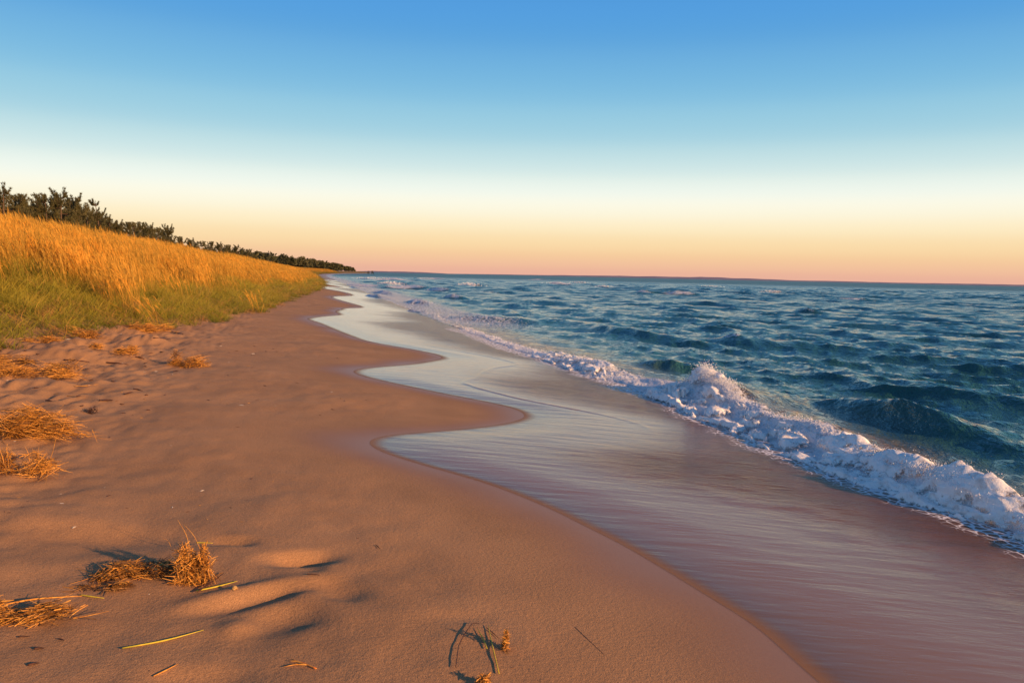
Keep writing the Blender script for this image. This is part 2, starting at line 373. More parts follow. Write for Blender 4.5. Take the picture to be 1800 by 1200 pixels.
ms = film.new('ShaderNodeMixShader'); film.link(film.math('MULTIPLY', film.math('MULTIPLY', fr.outputs[0], film.attr('cover')), film.math('SUBTRACT', 1, film.math('MULTIPLY', film.attr('turb'), .45))), ms.inputs[0]); film.link(body.outputs[0], ms.inputs[1]); film.link(gl.outputs[0], ms.inputs[2])
lw = film.coords(); lv_ = film.new('ShaderNodeTexVoronoi', feature='DISTANCE_TO_EDGE'); lv_.inputs['Scale'].default_value = 17
film.link(film.mix(.34, lw, film.new('ShaderNodeTexNoise', Scale=6).outputs['Color']), lv_.inputs['Vector'])
lm = film.math('ADD', film.math('SUBTRACT', 1, film.math('MULTIPLY', lv_.outputs['Distance'], 6, True)), film.noise(7, 5, lw, .7))
lm = film.math('MULTIPLY', film.math('SUBTRACT', film.math('ADD', film.attr('lace'), film.math('MULTIPLY', lm, .5)), 1.22), 4, True)
ld = film.new('ShaderNodeBsdfDiffuse'); ld.inputs['Color'].default_value = (.74, .74, .78, 1)
ml = film.new('ShaderNodeMixShader'); film.link(lm, ml.inputs[0]); film.link(ms.outputs[0], ml.inputs[1]); film.link(ld.outputs[0], ml.inputs[2]); ms = ml
film.n.remove(film.p); film.link(ms.outputs[0], film.out.inputs[0])
sw = mesh_obj('swash_water', np.stack([SX, SY, SZ], -1).reshape(-1, 3), grid_faces(len(yy), len(kk)), film.m,
              attrs={'depth': sstep(-.7, .7, dd), 'cover': sstep(0, .15 + .004 * SY, dd), 'turb': sstep(1.2, 3.4, dd + .5 * perlin(SX * .6, SY * .6)), 'lace': sstep(-.75, -.05, (SX - shore_x(SY)) * .97 - foot_t(SY)) * sstep(34, 26, SY)})
tag(sw, 'thin shining sheet of backwash water lying over wet sand', kind='structure')

# ------------------------------------------------------------------ foam of the breaking wave
yf = np.arange(2.6, 33, .022); yf = yf[:1] + np.cumsum(np.concatenate([[0], np.diff(yf) * np.interp(yf[:-1], [2, 12, 33], [1, 1.3, 2.6])])); yf = yf[yf < 33]
qn = 74; q = np.linspace(0, 1, qn)
FT = foot_t(yf)[:, None]; CTm = crest_t(yf)[:, None]
TF = FT - .10 + (CTm + .12 - FT + .10) * q[None]; FY = np.repeat(yf[:, None], qn, 1)
FX = shore_x(FY) + TF / .97
zb = np.maximum(ridge(TF, FY), .0)
cov = np.interp(FY, [2, 13.6, 14.1, 15.1, 15.6, 19.5, 20.5, 28, 33], [1, 1, .30, .25, 1, 1, .5, .5, 0])
def billow(u, v):
    s = 0
    for sc, am in ((.55, .12), (.24, .06), (.10, .022), (.05, .007)):
        s = s + am * (1 - 1.9 * np.abs(perlin(u / sc + 31 * sc, v / sc + 17)))
    return s
arc = TF + zb * 1.1
bl = billow(FY, arc)
hh = crest_h(FY)
hole = perlin(FY * 2.2, arc * 3.1 + 40) + .5 * perlin(FY * 6, arc * 7)
apron = sstep(.25, .6, q[None] + 0 * FY) * sstep(9, 10.5, FY) * sstep(14.5, 13, FY)           # broken lace between front and rear crest
midhole = np.exp(-((q[None] - .45) / .22) ** 2) * sstep(8.8, 10, FY) * sstep(20, 12, FY)
top = sstep(1, .8, q[None] + 0 * FY); botm = sstep(0, .06, q[None] + 0 * FY)
th = (bl * (.26 + 1.25 * hh) + .022) * cov - .16 * midhole * (hole > -.2) - .09 * sstep(.0, .45, hole) * (.35 + .65 * sstep(.75, .35, q[None] + 0 * FY) * sstep(.08, .2, q[None] + 0 * FY)) - .22 * sstep(.62, .85, q[None] + 0 * FY) * sstep(8.9, 9.6, FY) * sstep(13, 12.2, FY) - .08 * (1 - top) - .10 * (1 - botm)
th = th * 1.0
nx = -np.gradient(zb, axis=1) / (np.gradient(TF, axis=1) + 1e-6); nl = np.sqrt(1 + nx ** 2)
FXo = FX + th * (nx / nl) * .8; FZ = zb + th * np.maximum(1 / nl, .55)
fmat = Mat('foam')
fc = fmat.coords()
fmat.p.inputs['Base Color'].default_value = (.80, .80, .82, 1); fmat.p.inputs['Roughness'].default_value = .7
fmat.p.inputs['Subsurface Weight'].default_value = .35; fmat.p.inputs['Subsurface Radius'].default_value = (.06, .06, .06)
fv = fmat.noise(38, 5, fc, .75)
fmat.link(fmat.ramp(fmat.noise(9, 5, fc, .7), [(.30, (.58, .53, .50)), (.5, (.92, .92, .92))]), fmat.p.inputs['Base Color'])
fmat.link(fmat.bump(fv, .45, .02), fmat.p.inputs['Normal'])
fkeep = (th[:-1, :-1] > -.05) | (th[1:, 1:] > -.05)
v, f, _ = compact(np.stack([FXo, FY, FZ], -1).reshape(-1, 3), grid_faces(len(yf), qn, fkeep), {'thick': th})
fo = mesh_obj('breaker_foam', v, f, fmat.m, attrs=_)
fmat.link(fmat.math('MULTIPLY', fmat.math('ADD', fmat.math('SUBTRACT', fmat.noise(16, 6, fc, .75), .60), fmat.math('MULTIPLY', fmat.attr('thick'), 4.2)), 7, True), fmat.p.inputs['Alpha'])
tag(fo, 'white tumbling foam on the front of the breaking wave', kind='stuff')

def scatter(name, pts, rots, scls, idx, sources, mat=None):
    """points + geometry nodes instancing of source meshes (uncountable stuff only)"""
    me = bpy.data.meshes.new(name); me.vertices.add(len(pts)); me.vertices.foreach_set('co', np.asarray(pts, np.float32).ravel())
    a = me.attributes.new('rot', 'FLOAT_VECTOR', 'POINT'); a.data.foreach_set('vector', np.asarray(rots, np.float32).ravel())
    a = me.attributes.new('scl', 'FLOAT_VECTOR', 'POINT'); a.data.foreach_set('vector', np.asarray(scls, np.float32).ravel())
    a = me.attributes.new('idx', 'INT', 'POINT'); a.data.foreach_set('value', np.asarray(idx, np.int32))
    o = bpy.data.objects.new(name, me); COL.objects.link(o)
    sc_ = bpy.data.collections.new(name + '_source')
    for s in sources: sc_.objects.link(s)
    g = bpy.data.node_groups.new(name, 'GeometryNodeTree'); g.interface.new_socket('Geometry', in_out='INPUT', socket_type='NodeSocketGeometry'); g.interface.new_socket('Geometry', in_out='OUTPUT', socket_type='NodeSocketGeometry')
    n = g.nodes; gi = n.new('NodeGroupInput'); go = n.new('NodeGroupOutput'); ip = n.new('GeometryNodeInstanceOnPoints'); ci = n.new('GeometryNodeCollectionInfo')
    ci.inputs['Collection'].default_value = sc_; ci.inputs['Separate Children'].default_value = True; ci.inputs['Reset Children'].default_value = True
    def na(nm, ty):
        x = n.new('GeometryNodeInputNamedAttribute'); x.data_type = ty; x.inputs['Name'].default_value = nm; return x.outputs['Attribute']
    e2r = n.new('FunctionNodeEulerToRotation')
    lk_ = g.links
    lk_.new(gi.outputs[0], ip.inputs['Points']); lk_.new(ci.outputs[0], ip.inputs['Instance']); ip.inputs['Pick Instance'].default_value = True
    lk_.new(na('idx', 'INT'), ip.inputs['Instance Index']); lk_.new(na('rot', 'FLOAT_VECTOR'), e2r.inputs[0]); lk_.new(e2r.outputs[0], ip.inputs['Rotation'])
    lk_.new(na('scl', 'FLOAT_VECTOR'), ip.inputs['Scale']); lk_.new(ip.outputs[0], go.inputs[0])
    md = o.modifiers.new('scatter', 'NODES'); md.node_group = g
    return o
def src(name, verts, faces, mat, smooth=False, attrs=None):
    o = mesh_obj(name, verts, faces, mat, smooth=smooth, attrs=attrs); COL.objects.unlink(o); return o

# spray: little drops and froth thrown off the foam
import bmesh
bmm = bmesh.new(); bmesh.ops.create_icosphere(bmm, subdivisions=1, radius=1); me = bpy.data.meshes.new('froth_drop'); bmm.to_mesh(me); bmm.free()
me.polygons.foreach_set('use_smooth', np.ones(len(me.polygons), bool))
dmat = Mat('spray'); dmat.p.inputs['Base Color'].default_value = (.85, .85, .87, 1); dmat.p.inputs['Roughness'].default_value = .5
me.materials.append(dmat.m); drop = bpy.data.objects.new('froth_drop', me)
ii = RNG.integers(0, th.size, 14000); ti = th.ravel()[ii]; ok = ti > .02; ii = ii[ok]
px_, py_, pz_ = FXo.ravel()[ii], FY.ravel()[ii], FZ.ravel()[ii]; qq = (ii % qn) / qn
nn = len(ii); lift = RNG.exponential(.012, nn) + (qq > .6) * RNG.exponential(.022, nn) * (RNG.random(nn) < .25)
pts = np.stack([px_ + RNG.normal(0, .02, nn), py_ + RNG.normal(0, .02, nn), pz_ + lift], -1)
sz = RNG.uniform(.0015, .0045, nn) * np.where(lift > .04, .6, 1) * np.interp(py_, [3, 10, 30], [.9, 1.2, 2.0])
pl = []                                                      # splash plumes on the crest
for (yc, n_, hgt_, wd_) in [(13.3, 5200, .30, .30), (12.6, 2600, .16, .5), (7.3, 3600, .13, .45), (8.3, 1500, .10, .4), (5.6, 1200, .08, .4), (17.8, 2200, .14, .9), (16.4, 900, .09, .5), (10.2, 900, .08, .6)]:
    y = RNG.normal(yc, wd_, n_); t = crest_t(y) - .04 + RNG.normal(0, .07, n_) - np.abs(RNG.normal(0, .05, n_)); z = crest_h(y) * .92 + hgt_ * RNG.beta(.9, 2.6, n_) * np.exp(-((y - yc) / wd_) ** 2 * .7) * (1 + .5 * perlin(y * 9, y * 0 + 2))
    pl.append(np.stack([shore_x(y) + t / .97, y, z], -1))
pl = np.concatenate(pl); pts = np.concatenate([pts, pl]); sz = np.concatenate([sz, RNG.uniform(.0015, .0055, len(pl)) * np.interp(pl[:, 1], [3, 18], [.8, 1.5])])
# foam lying on the far crests
hp = []; hs = []
for (cx, cy, ln, wd, h, fm) in HUMPS:
    if fm < .5 or cy < 130: continue
    n_ = 160 if cy > 40 else 60; s = RNG.normal(0, ln * .42, n_); n2_ = RNG.normal(-.3 * wd, wd * .33, n_)
    a = HANG + (.5 if cy > 12 else 0)
    x = cx + s * math.cos(a) + n2_ * math.sin(a); y = cy + s * math.sin(a) - n2_ * math.cos(a)
    zz, _f = humps(x, y); hp.append(np.stack([x, y, zz + RNG.exponential(.03, n_) + .02], -1)); hs.append(RNG.uniform(.008, .03, n_) * min(max(cy / 60, .5), 2.2))
pts = np.concatenate([pts] + hp); sz = np.concatenate([sz] + hs)
spray = scatter('foam_spray', pts, RNG.uniform(0, 6.28, (len(pts), 3)), np.stack([sz * 1.2, sz * 1.2, sz * .8], -1), np.zeros(len(pts), int), [drop])
tag(spray, 'fine white spray and froth thrown up along the wave crests', kind='stuff')

# ------------------------------------------------------------------ grass
def ribbons(base, direc, length, width, droop, nseg=4, side=None, taper=1.0):
    """many curved blades in one mesh: arrays per blade; droop = sideways sag vector per blade"""
    n = len(base); s = np.linspace(0, 1, nseg + 1)[None, :, None]
    direc = direc / np.linalg.norm(direc, axis=1)[:, None]
    P = base[:, None] + direc[:, None] * (length[:, None, None] * s) + droop[:, None] * (s ** 2) * length[:, None, None]
    if side is None:
        side = np.cross(direc, RNG.normal(size=(n, 3))); side /= np.linalg.norm(side, axis=1)[:, None]
    w = width[:, None, None] * (1 - taper * s ** 1.6) * .5 + .0003
    Lf = P - side[:, None] * w; Rt = P + side[:, None] * w
    V = np.stack([Lf, Rt], 2).reshape(n, -1, 3); m = 2 * (nseg + 1)
    q = np.array([[2 * i, 2 * i + 1, 2 * i + 3, 2 * i + 2] for i in range(nseg)])
    F = (np.arange(n)[:, None, None] * m + q[None]).reshape(-1, 4)
    hgt = np.repeat(s[:, :, 0], n, 0).repeat(2, 1) if False else np.repeat(np.broadcast_to(s[:, :, 0], (n, nseg + 1)), 2, axis=1)
    return V.reshape(-1, 3), F, hgt.ravel()
def join(parts):
    vs_, fs_, hs_ = [], [], []; o = 0
    for v, f, h in parts: vs_.append(v); fs_.append(f + o); hs_.append(h); o += len(v)
    return np.concatenate(vs_), np.concatenate(fs_), np.concatenate(hs_)
def grass_mat(name, lo, mid, hi, trans=.35):
    g = Mat(name); oi = g.new('ShaderNodeObjectInfo')
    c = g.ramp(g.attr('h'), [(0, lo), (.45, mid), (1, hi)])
    c = g.mix(.6, c, g.ramp(oi.outputs['Random'], [(0, (.38, .45, .4)), (.45, (1, 1, 1)), (1, (1.45, 1.2, .9))]), 'MULTIPLY')
    g.link(c, g.p.inputs['Base Color']); g.p.inputs['Roughness'].default_value = .65; g.p.inputs['Specular IOR Level'].default_value = .25
    t = g.new('ShaderNodeBsdfTranslucent'); g.link(c, t.inputs[0]); m = g.new('ShaderNodeMixShader'); m.inputs[0].default_value = trans
    g.link(g.p.outputs[0], m.inputs[1]); g.link(t.outputs[0], m.inputs[2]); g.link(m.outputs[0], g.out.inputs[0]); return g.m
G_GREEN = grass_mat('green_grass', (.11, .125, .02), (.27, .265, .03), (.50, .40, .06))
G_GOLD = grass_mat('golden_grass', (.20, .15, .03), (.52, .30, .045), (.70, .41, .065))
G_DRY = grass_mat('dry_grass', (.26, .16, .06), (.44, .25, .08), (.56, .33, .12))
WIND = np.array([-1, .12, 0.])
def green_clump(n=26, hgt=.62):
    b = np.stack([RNG.normal(0, .10, n), RNG.normal(0, .10, n), np.full(n, -.03)], -1)
    a = RNG.uniform(0, 6.283, n); lean = RNG.uniform(.05, .5, n)
    d = np.stack([np.cos(a) * lean, np.sin(a) * lean, np.ones(n)], -1) + WIND * .12
    dr = np.stack([np.cos(a), np.sin(a), np.full(n, -.7)], -1) * RNG.uniform(.15, .55, n)[:, None] + WIND * .22
    return ribbons(b, d, RNG.uniform(.55, 1.1, n) * hgt, RNG.uniform(.006, .011, n), dr, 5)
def gold_clump(n=16, hgt=1.05):
    b = np.stack([RNG.normal(0, .13, n), RNG.normal(0, .13, n), np.full(n, -.03)], -1)
    a = RNG.uniform(0, 6.283, n); lean = RNG.uniform(.0, .16, n)
    d = np.stack([np.cos(a) * lean, np.sin(a) * lean, np.ones(n)], -1) + WIND * .08
    ln = RNG.uniform(.75, 1.15, n) * hgt; dr = WIND * RNG.uniform(.04, .20, n)[:, None] + np.array([0, 0, -.05])
    st = ribbons(b, d, ln, RNG.uniform(.004, .007, n), dr, 5, taper=.6)
    # seed plumes: several short slim blades near each tip
    dn = d / np.linalg.norm(d, axis=1)[:, None]; pr = []
    for k in range(7):
        s = .70 + .045 * k
        p = b + dn * (ln * s)[:, None] + dr * (s ** 2 * ln)[:, None]
        dd_ = dn + dr * 1.6 + RNG.normal(0, .16, (n, 3))
        pr.append(ribbons(p, dd_, RNG.uniform(.10, .17, n), RNG.uniform(.007, .012, n), WIND[None] * .15 + np.zeros((n, 3)), 2))
    pv, pf, ph = join(pr); ph = .8 + .2 * ph
    lv = green_clump(9, .6)
    return join([st, (pv, pf, ph), lv])
def dry_clump(n=18):
    v, f, h = green_clump(n, .55); return v, f, h
srcs = []
for i in range(5):
    v, f, h = green_clump(); srcs.append(src('grass_a%d' % i, v, f, G_GREEN, attrs={'h': h}))
for i in range(5):
    v, f, h = gold_clump(); srcs.append(src('grass_b%d' % i, v, f, G_GOLD, attrs={'h': h}))
for i in range(3):
    v, f, h = dry_clump(); srcs.append(src('grass_c%d' % i, v, f, G_DRY, attrs={'h': h}))
gp, gs, gi_ = [], [], []
def sow(y0, y1, dens, big):
    t0, t1 = -26.0, 0.3
    area = (y1 - y0) * 23; n = int(area * dens)
    y = RNG.uniform(y0, y1, n); t = RNG.uniform(t0, -1.0, n); tw = toe(y)
    e = (tw - t)                                        # metres behind the toe
    patch = perlin(y * .25 + 8, t * .35) * .9
    k = (e + .5 * perlin(y * 1.1, t * 1.1) > .05) & (RNG.random(n) < np.clip(.55 + e * .35, 0, 1)) & (RNG.random(n) < np.where(e > 9, .55, 1))
    gap = perlin(y * .8 + 3, t * .9 + 5); k &= RNG.random(n) > .75 * sstep(.18, .5, gap) * (e > .8)
    y, t, e, patch = y[k], t[k], e[k], patch[k]; n = len(y); x = shore_x(y) + t / .97
    pg = sstep(2.5, 6.2, e + 2.2 * patch + RNG.normal(0, 1.3, n)) * .92
    r = RNG.random(n); kind = np.where(r < pg, 1, 0); kind = np.where(RNG.random(n) < np.where(e < 1.6, .30, .10), 2, kind)
    ix = np.where(kind == 0, RNG.integers(0, 5, n), np.where(kind == 1, 5 + RNG.integers(0, 5, n), 10 + RNG.integers(0, 3, n)))
    hs_ = (RNG.uniform(.75, 1.2, n) + .28 * perlin(x * .9, y * .9)) * np.where(kind == 1, np.clip(.80 + e * .035, .8, 1.14), np.clip(.5 + e * .16, .45, 1.05))
    gp.append(np.stack([x, y, land(x, y)], -1)); gs.append(np.stack([big * np.ones(n), big * np.ones(n), hs_ * (1 + .0 * big)], -1)); gi_.append(ix)
sow(7, 24, 42, 1.0); sow(24, 45, 30, 1.25); sow(45, 80, 15, 1.8); sow(80, 140, 7, 2.6); sow(140, 300, 2.5, 4.5); sow(300, 700, .7, 8)
gp = np.concatenate(gp); gs = np.concatenate(gs); gi_ = np.concatenate(gi_)
gr_ = np.zeros((len(gp), 3)); gr_[:, 2] = RNG.normal(0, .35, len(gp)); gr_[:, :2] = RNG.normal(0, .06, (len(gp), 2))
gr = scatter('dune_grass', gp, gr_, gs, gi_, srcs)
tag(gr, 'golden and green dune grass covering the low dune', kind='stuff')

# ------------------------------------------------------------------ pines on the dune
bark = Mat('pine_bark'); bark.link(bark.ramp(bark.noise(14, 4), [(.3, (.06, .04, .028)), (.7, (.14, .09, .06))]), bark.p.inputs['Base Color']); bark.p.inputs['Roughness'].default_value = .9
ndl = Mat('pine_needles'); oi = ndl.new('ShaderNodeObjectInfo')
ndl.link(ndl.mix(.5, ndl.ramp(ndl.noise(1.7, 3), [(.3, (.045, .050, .018)), (.7, (.110, .100, .034))]), ndl.ramp(oi.outputs['Random'], [(0, (.75, .8, .8)), (1, (1.2, 1.1, 1))]), 'MULTIPLY'), ndl.p.inputs['Base Color']); ndl.p.inputs['Roughness'].default_value = .7
def tube(path, rad, n=6):
    path = np.array(path); v = []; f = []
    for i, p in enumerate(path):
        d = path[min(i + 1, len(path) - 1)] - path[max(i - 1, 0)]; d /= np.linalg.norm(d) + 1e-9
        a = np.cross(d, [0.3, .9, .2]); a /= np.linalg.norm(a); b = np.cross(d, a)
        for k in range(n):
            w = 2 * math.pi * k / n; v.append(p + (a * math.cos(w) + b * math.sin(w)) * rad[i])
    for i in range(len(path) - 1):
        for k in range(n): f.append([i * n + k, i * n + (k + 1) % n, (i + 1) * n + (k + 1) % n, (i + 1) * n + k])
    return np.array(v), np.array(f)
def pine_meshes(h, spread, sparse, seed):
    rg = np.random.default_rng(seed); path = []
    lean = rg.normal(0, .04) - .05
    for s in np.linspace(0, 1, 9): path.append([lean * h * s ** 1.4 + .05 * math.sin(s * 7 + seed), .04 * math.sin(s * 5 + seed), h * s])
    path = np.array(path); tv, tf = tube(path, np.linspace(.13, .02, 9), 8); parts = [(tv, tf)]
    tb, td, tl_, = [], [], []
    z = .12 * h
    while z < h * .99:
        s = z / h; c = np.array([np.interp(z, path[:, 2], path[:, i]) for i in range(3)])
        prof = (min(1, .6 + s * 1.6) * (1 - s) ** .62 + .10) * spread * 1.3
        for b in range(rg.integers(5, 8)):
            if rg.random() < sparse: continue
            a = rg.uniform(0, 6.283); ln = prof * rg.uniform(.45, 1.2); rise = rg.uniform(.08, .42) + s * .55
            out = np.array([math.cos(a) - .22, math.sin(a), 0])
            us = np.array([0, .3, .6, .85, 1]); bp = np.array([c + out * ln * (u - .12 * u ** 3) + np.array([0, 0, rise * ln * (u ** 2.2) - .06 * ln * math.sin(u * 3.1)]) for u in us])
            parts.append(tube(bp, [.035 * (1 - s * .5), .026, .018, .01, .006], 4))
            for u in np.linspace(.35, 1, max(4, int(ln * 10))):
                p = np.array([np.interp(u, us, bp[:, i]) for i in range(3)]); dr_ = out * .55 + np.array([0, 0, .35 + rise * u * 1.3])
                for kx in range(3):
                    sd_ = np.array([-out[1], out[0], 0]) * rg.normal(0, .17) * ln
                    tb.append(p + sd_ * (1.2 - u * .7)); td.append(dr_ + sd_ * 1.0); tl_.append(rg.uniform(.8, 1.25))
        z += rg.uniform(.34, .52)
    tb.append(path[-1]); td.append([-.1, 0, 1]); tl_.append(1.2)
    tb, td, tl_ = np.array(tb), np.array(td), np.array(tl_)
    k = 14; B = np.repeat(tb, k, 0); D = np.repeat(td / np.linalg.norm(td, axis=1)[:, None], k, 0) + rg.normal(0, .42, (len(tb) * k, 3)); n = len(B)
    nv, nf, nh = ribbons(B, D, rg.uniform(.10, .22, n) * np.repeat(tl_, k), rg.uniform(.02, .036, n), np.zeros((n, 3)) + [0, 0, .12], 1, taper=.7)
    o = 0; vs_, fs_ = [], []
    for v, f in parts: vs_.append(v); fs_.append(f + o); o += len(v)
    wood = bpy.data.meshes.new('trunk'); wood.from_pydata([tuple(v) for v in np.concatenate(vs_)], [], [list(map(int, f)) for f in np.concatenate(fs_)]); wood.materials.append(bark.m)
    t = mesh_obj('crown', nv, nf, ndl.m, smooth=False); cm = t.data; bpy.data.objects.remove(t)
    return wood, cm
PV = [pine_meshes(5.6, 2.0, .05, 1), pine_meshes(5.2, 2.3, .1, 2), pine_meshes(5.8, 1.7, .12, 3), pine_meshes(5.4, 1.35, .5, 4)]
def pine(px, top_py, dist, var, label, rot=None, zs=1.0):
    d = pix_ray(px, top_py); d = d / d[1] * dist; x, y = d[0], d[1]; zt = EYE + d[2]; zb_ = float(land(x, y)) - .1
    e = bpy.data.objects.new('pine_tree', None); COL.objects.link(e); e.location = (x, y, zb_); s = max(.2, (zt - zb_) / [5.6, 5.2, 5.8, 5.4][var])
    e.scale = (s * zs, s * zs, s); e.rotation_euler = (0, 0, rot if rot is not None else random.uniform(-.7, .7)); e.empty_display_size = .3
    for nm, m in (('trunk', PV[var][0]), ('crown', PV[var][1])):
        o = bpy.data.objects.new(nm, m); COL.objects.link(o); o.parent = e
    tag(e, label, 'tree', 'pine trees along the dune crest'); return e
PL = [(8, 336, 50, 0, 'tallest dark pine at the left edge of the picture', 1.1), (-28, 330, 52, 1, 'dark pine cut off by the left picture edge', 1.1), (40, 350, 57, 1, 'broad dark pine second from the left edge', 1.0),
      (28, 366, 54, 2, 'low pine tucked between the two leftmost tall pines', 1.2), (84, 350, 61, 1, 'bushy pine left of the twin-topped tall pine', 1.0), (110, 344, 63, 0, 'tall full pine with a bent leader, middle of the left group', 1.0),
      (64, 370, 60, 0, 'short pine filling the gap left of the bushy pine', 1.1), (136, 352, 66, 0, 'round-topped dense pine left of the sparse pine', 1.0), (156, 374, 68, 1, 'low pine between round-topped pine and sparse pine', 1.1),
      (176, 357, 70, 3, 'sparse open pine standing clear with bare side branches', .95), (196, 389, 76, 1, 'low bushy pine just right of the sparse pine', 1.2), (208, 394, 82, 0, 'small pine second right of the sparse pine', 1.2),
      (222, 393, 86, 2, 'small pointed pine behind the golden grass', .9), (238, 396, 92, 1, 'small bushy pine with a flat top', 1.2), (246, 393, 95, 2, 'small pine with a thin leader, right of the flat-topped one', .9), (264, 399, 102, 0, 'small pine with short leader, left of the lone round pine', 1.1),
      (280, 405, 108, 1, 'very low pine hugging the grass crest left of the lone round pine', 1.2), (297, 401, 112, 0, 'lone rounded pine standing above the grass crest', 1.05), (322, 420, 122, 1, 'low pine just right of the lone rounded pine', 1.15),
      (338, 423, 130, 0, 'low pine third right of the lone rounded pine', 1.15), (356, 427, 140, 1, 'low pine at the dip of the dark tree line', 1.15), (368, 426, 150, 2, 'small pointed pine right of the dip', 1.2), (388, 430, 165, 0, 'small pine where the tree line turns even', 1.15),
      (402, 433, 178, 1, 'small rounded pine left of the far wood', 1.15), (418, 434, 190, 0, 'small pine near the start of the far wood', 1.15), (436, 440, 205, 1, 'last small pine before the far wood', 1.15)]
PL += [(-12, 352, 58, 2, 'pine behind the tallest pine at the left edge', 1.2), (54, 358, 65, 2, 'pine behind the broad pine second from the left edge', 1.2),
       (98, 356, 70, 2, 'pine behind the tall full pine, showing at its left', 1.1), (150, 368, 75, 0, 'pine behind the round-topped dense pine, at its right', 1.1), (166, 380, 77, 1, 'low pine behind the sparse open pine', 1.3), (186, 386, 80, 0, 'low pine at the foot of the sparse open pine, right side', 1.3)]
for p in PL: pine(p[0], p[1], p[2], p[3], p[4], zs=p[5])
for px, lb in ((648, 'left of the two tiny dark shrubs on the far spit'), (655, 'right of the two tiny dark shrubs on the far spit')):
    e = pine(px, 476.3, 900, 1, lb, zs=1.0); e.name = 'shrub'; e['category'] = 'shrub'; e['group'] = 'shrubs on the far spit'

# far wood on the headland: one mass
tb, tdr, tsz = [], [], []
for i in range(330):
    u = RNG.random() ** .8; y = 225 + u * 900; back = RNG.uniform(0, 18 + y * .05)
    pxl = np.interp(y, [225, 300, 400, 550, 800, 1125], [432, 470, 512, 556, 598, 624]); x = (pxl - 900) / F_ * y - back
    pt = np.interp(pxl, [432, 450, 470, 500, 540, 560, 580, 600, 615, 624], [441, 443, 443, 449, 454, 459, 460, 465, 469, 472])
    hor = 483.5 + (pxl - 900) * .0219; zt = EYE + (hor - pt) / F_ * y + RNG.normal(0, .5)
    h = RNG.uniform(3.5, 5); w = RNG.uniform(1.8, 3.2)
    n = 170; dv = RNG.normal(size=(n, 3)); dv /= np.linalg.norm(dv, axis=1)[:, None]; dv[:, 2] = np.abs(dv[:, 2]) * 1.2 - .35
    lump = 1 + .25 * np.sin(dv[:, 0] * 5 + i) * np.cos(dv[:, 1] * 6 + i)
    c0 = np.array([x, y, zt - h * .62]); tb.append(c0 + dv * np.array([w, w, h * .62]) * (lump * RNG.uniform(.72, 1, n))[:, None]); tdr.append(dv + RNG.normal(0, .6, (n, 3))); tsz.append(np.full(n, .7 + y * .0006))
tb, tdr, tsz = np.concatenate(tb), np.concatenate(tdr), np.concatenate(tsz)
nv, nf, _h = ribbons(tb, tdr, tsz * RNG.uniform(.7, 1.3, len(tb)), tsz * .75, np.zeros((len(tb), 3)), 1, taper=.5)
fol = Mat('wood_foliage'); fol.link(fol.ramp(fol.noise(.12, 4), [(.3, (.030, .040, .018)), (.7, (.085, .080, .030))]), fol.p.inputs['Base Color']); fol.p.inputs['Roughness'].default_value = .8
tag(mesh_obj('distant_wood', nv, nf, fol.m, smooth=False), 'dark wood covering the far headland', kind='stuff')

# ------------------------------------------------------------------ far shores across the lake
hzm = Mat('far_land_haze_tint'); hzm.link(hzm.ramp(hzm.noise(.004, 4), [(.3, (.17, .15, .23)), (.7, (.24, .20, .27))]), hzm.p.inputs['Base Color']); hzm.p.inputs['Roughness'].default_value = 1  # mauve is distance haze painted into the land's base colour; no air is modelled
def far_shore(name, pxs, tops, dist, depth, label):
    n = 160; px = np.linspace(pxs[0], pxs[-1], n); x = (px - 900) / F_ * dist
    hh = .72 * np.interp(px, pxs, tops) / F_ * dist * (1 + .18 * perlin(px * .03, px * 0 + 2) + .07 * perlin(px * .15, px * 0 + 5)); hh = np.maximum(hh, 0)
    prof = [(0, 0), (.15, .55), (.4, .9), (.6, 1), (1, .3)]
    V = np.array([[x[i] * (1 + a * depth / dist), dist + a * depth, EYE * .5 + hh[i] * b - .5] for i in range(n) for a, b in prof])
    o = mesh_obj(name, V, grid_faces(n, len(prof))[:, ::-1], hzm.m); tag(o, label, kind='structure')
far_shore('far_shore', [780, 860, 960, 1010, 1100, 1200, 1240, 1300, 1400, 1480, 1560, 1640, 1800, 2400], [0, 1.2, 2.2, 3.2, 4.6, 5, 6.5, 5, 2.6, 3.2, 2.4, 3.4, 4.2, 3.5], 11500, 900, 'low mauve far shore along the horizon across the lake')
far_shore('far_point', [630, 660, 690, 740, 775, 790], [2.0, 3.2, 3.6, 3.0, 1.2, 0], 5200, 500, 'thin dark point of land beyond the headland')

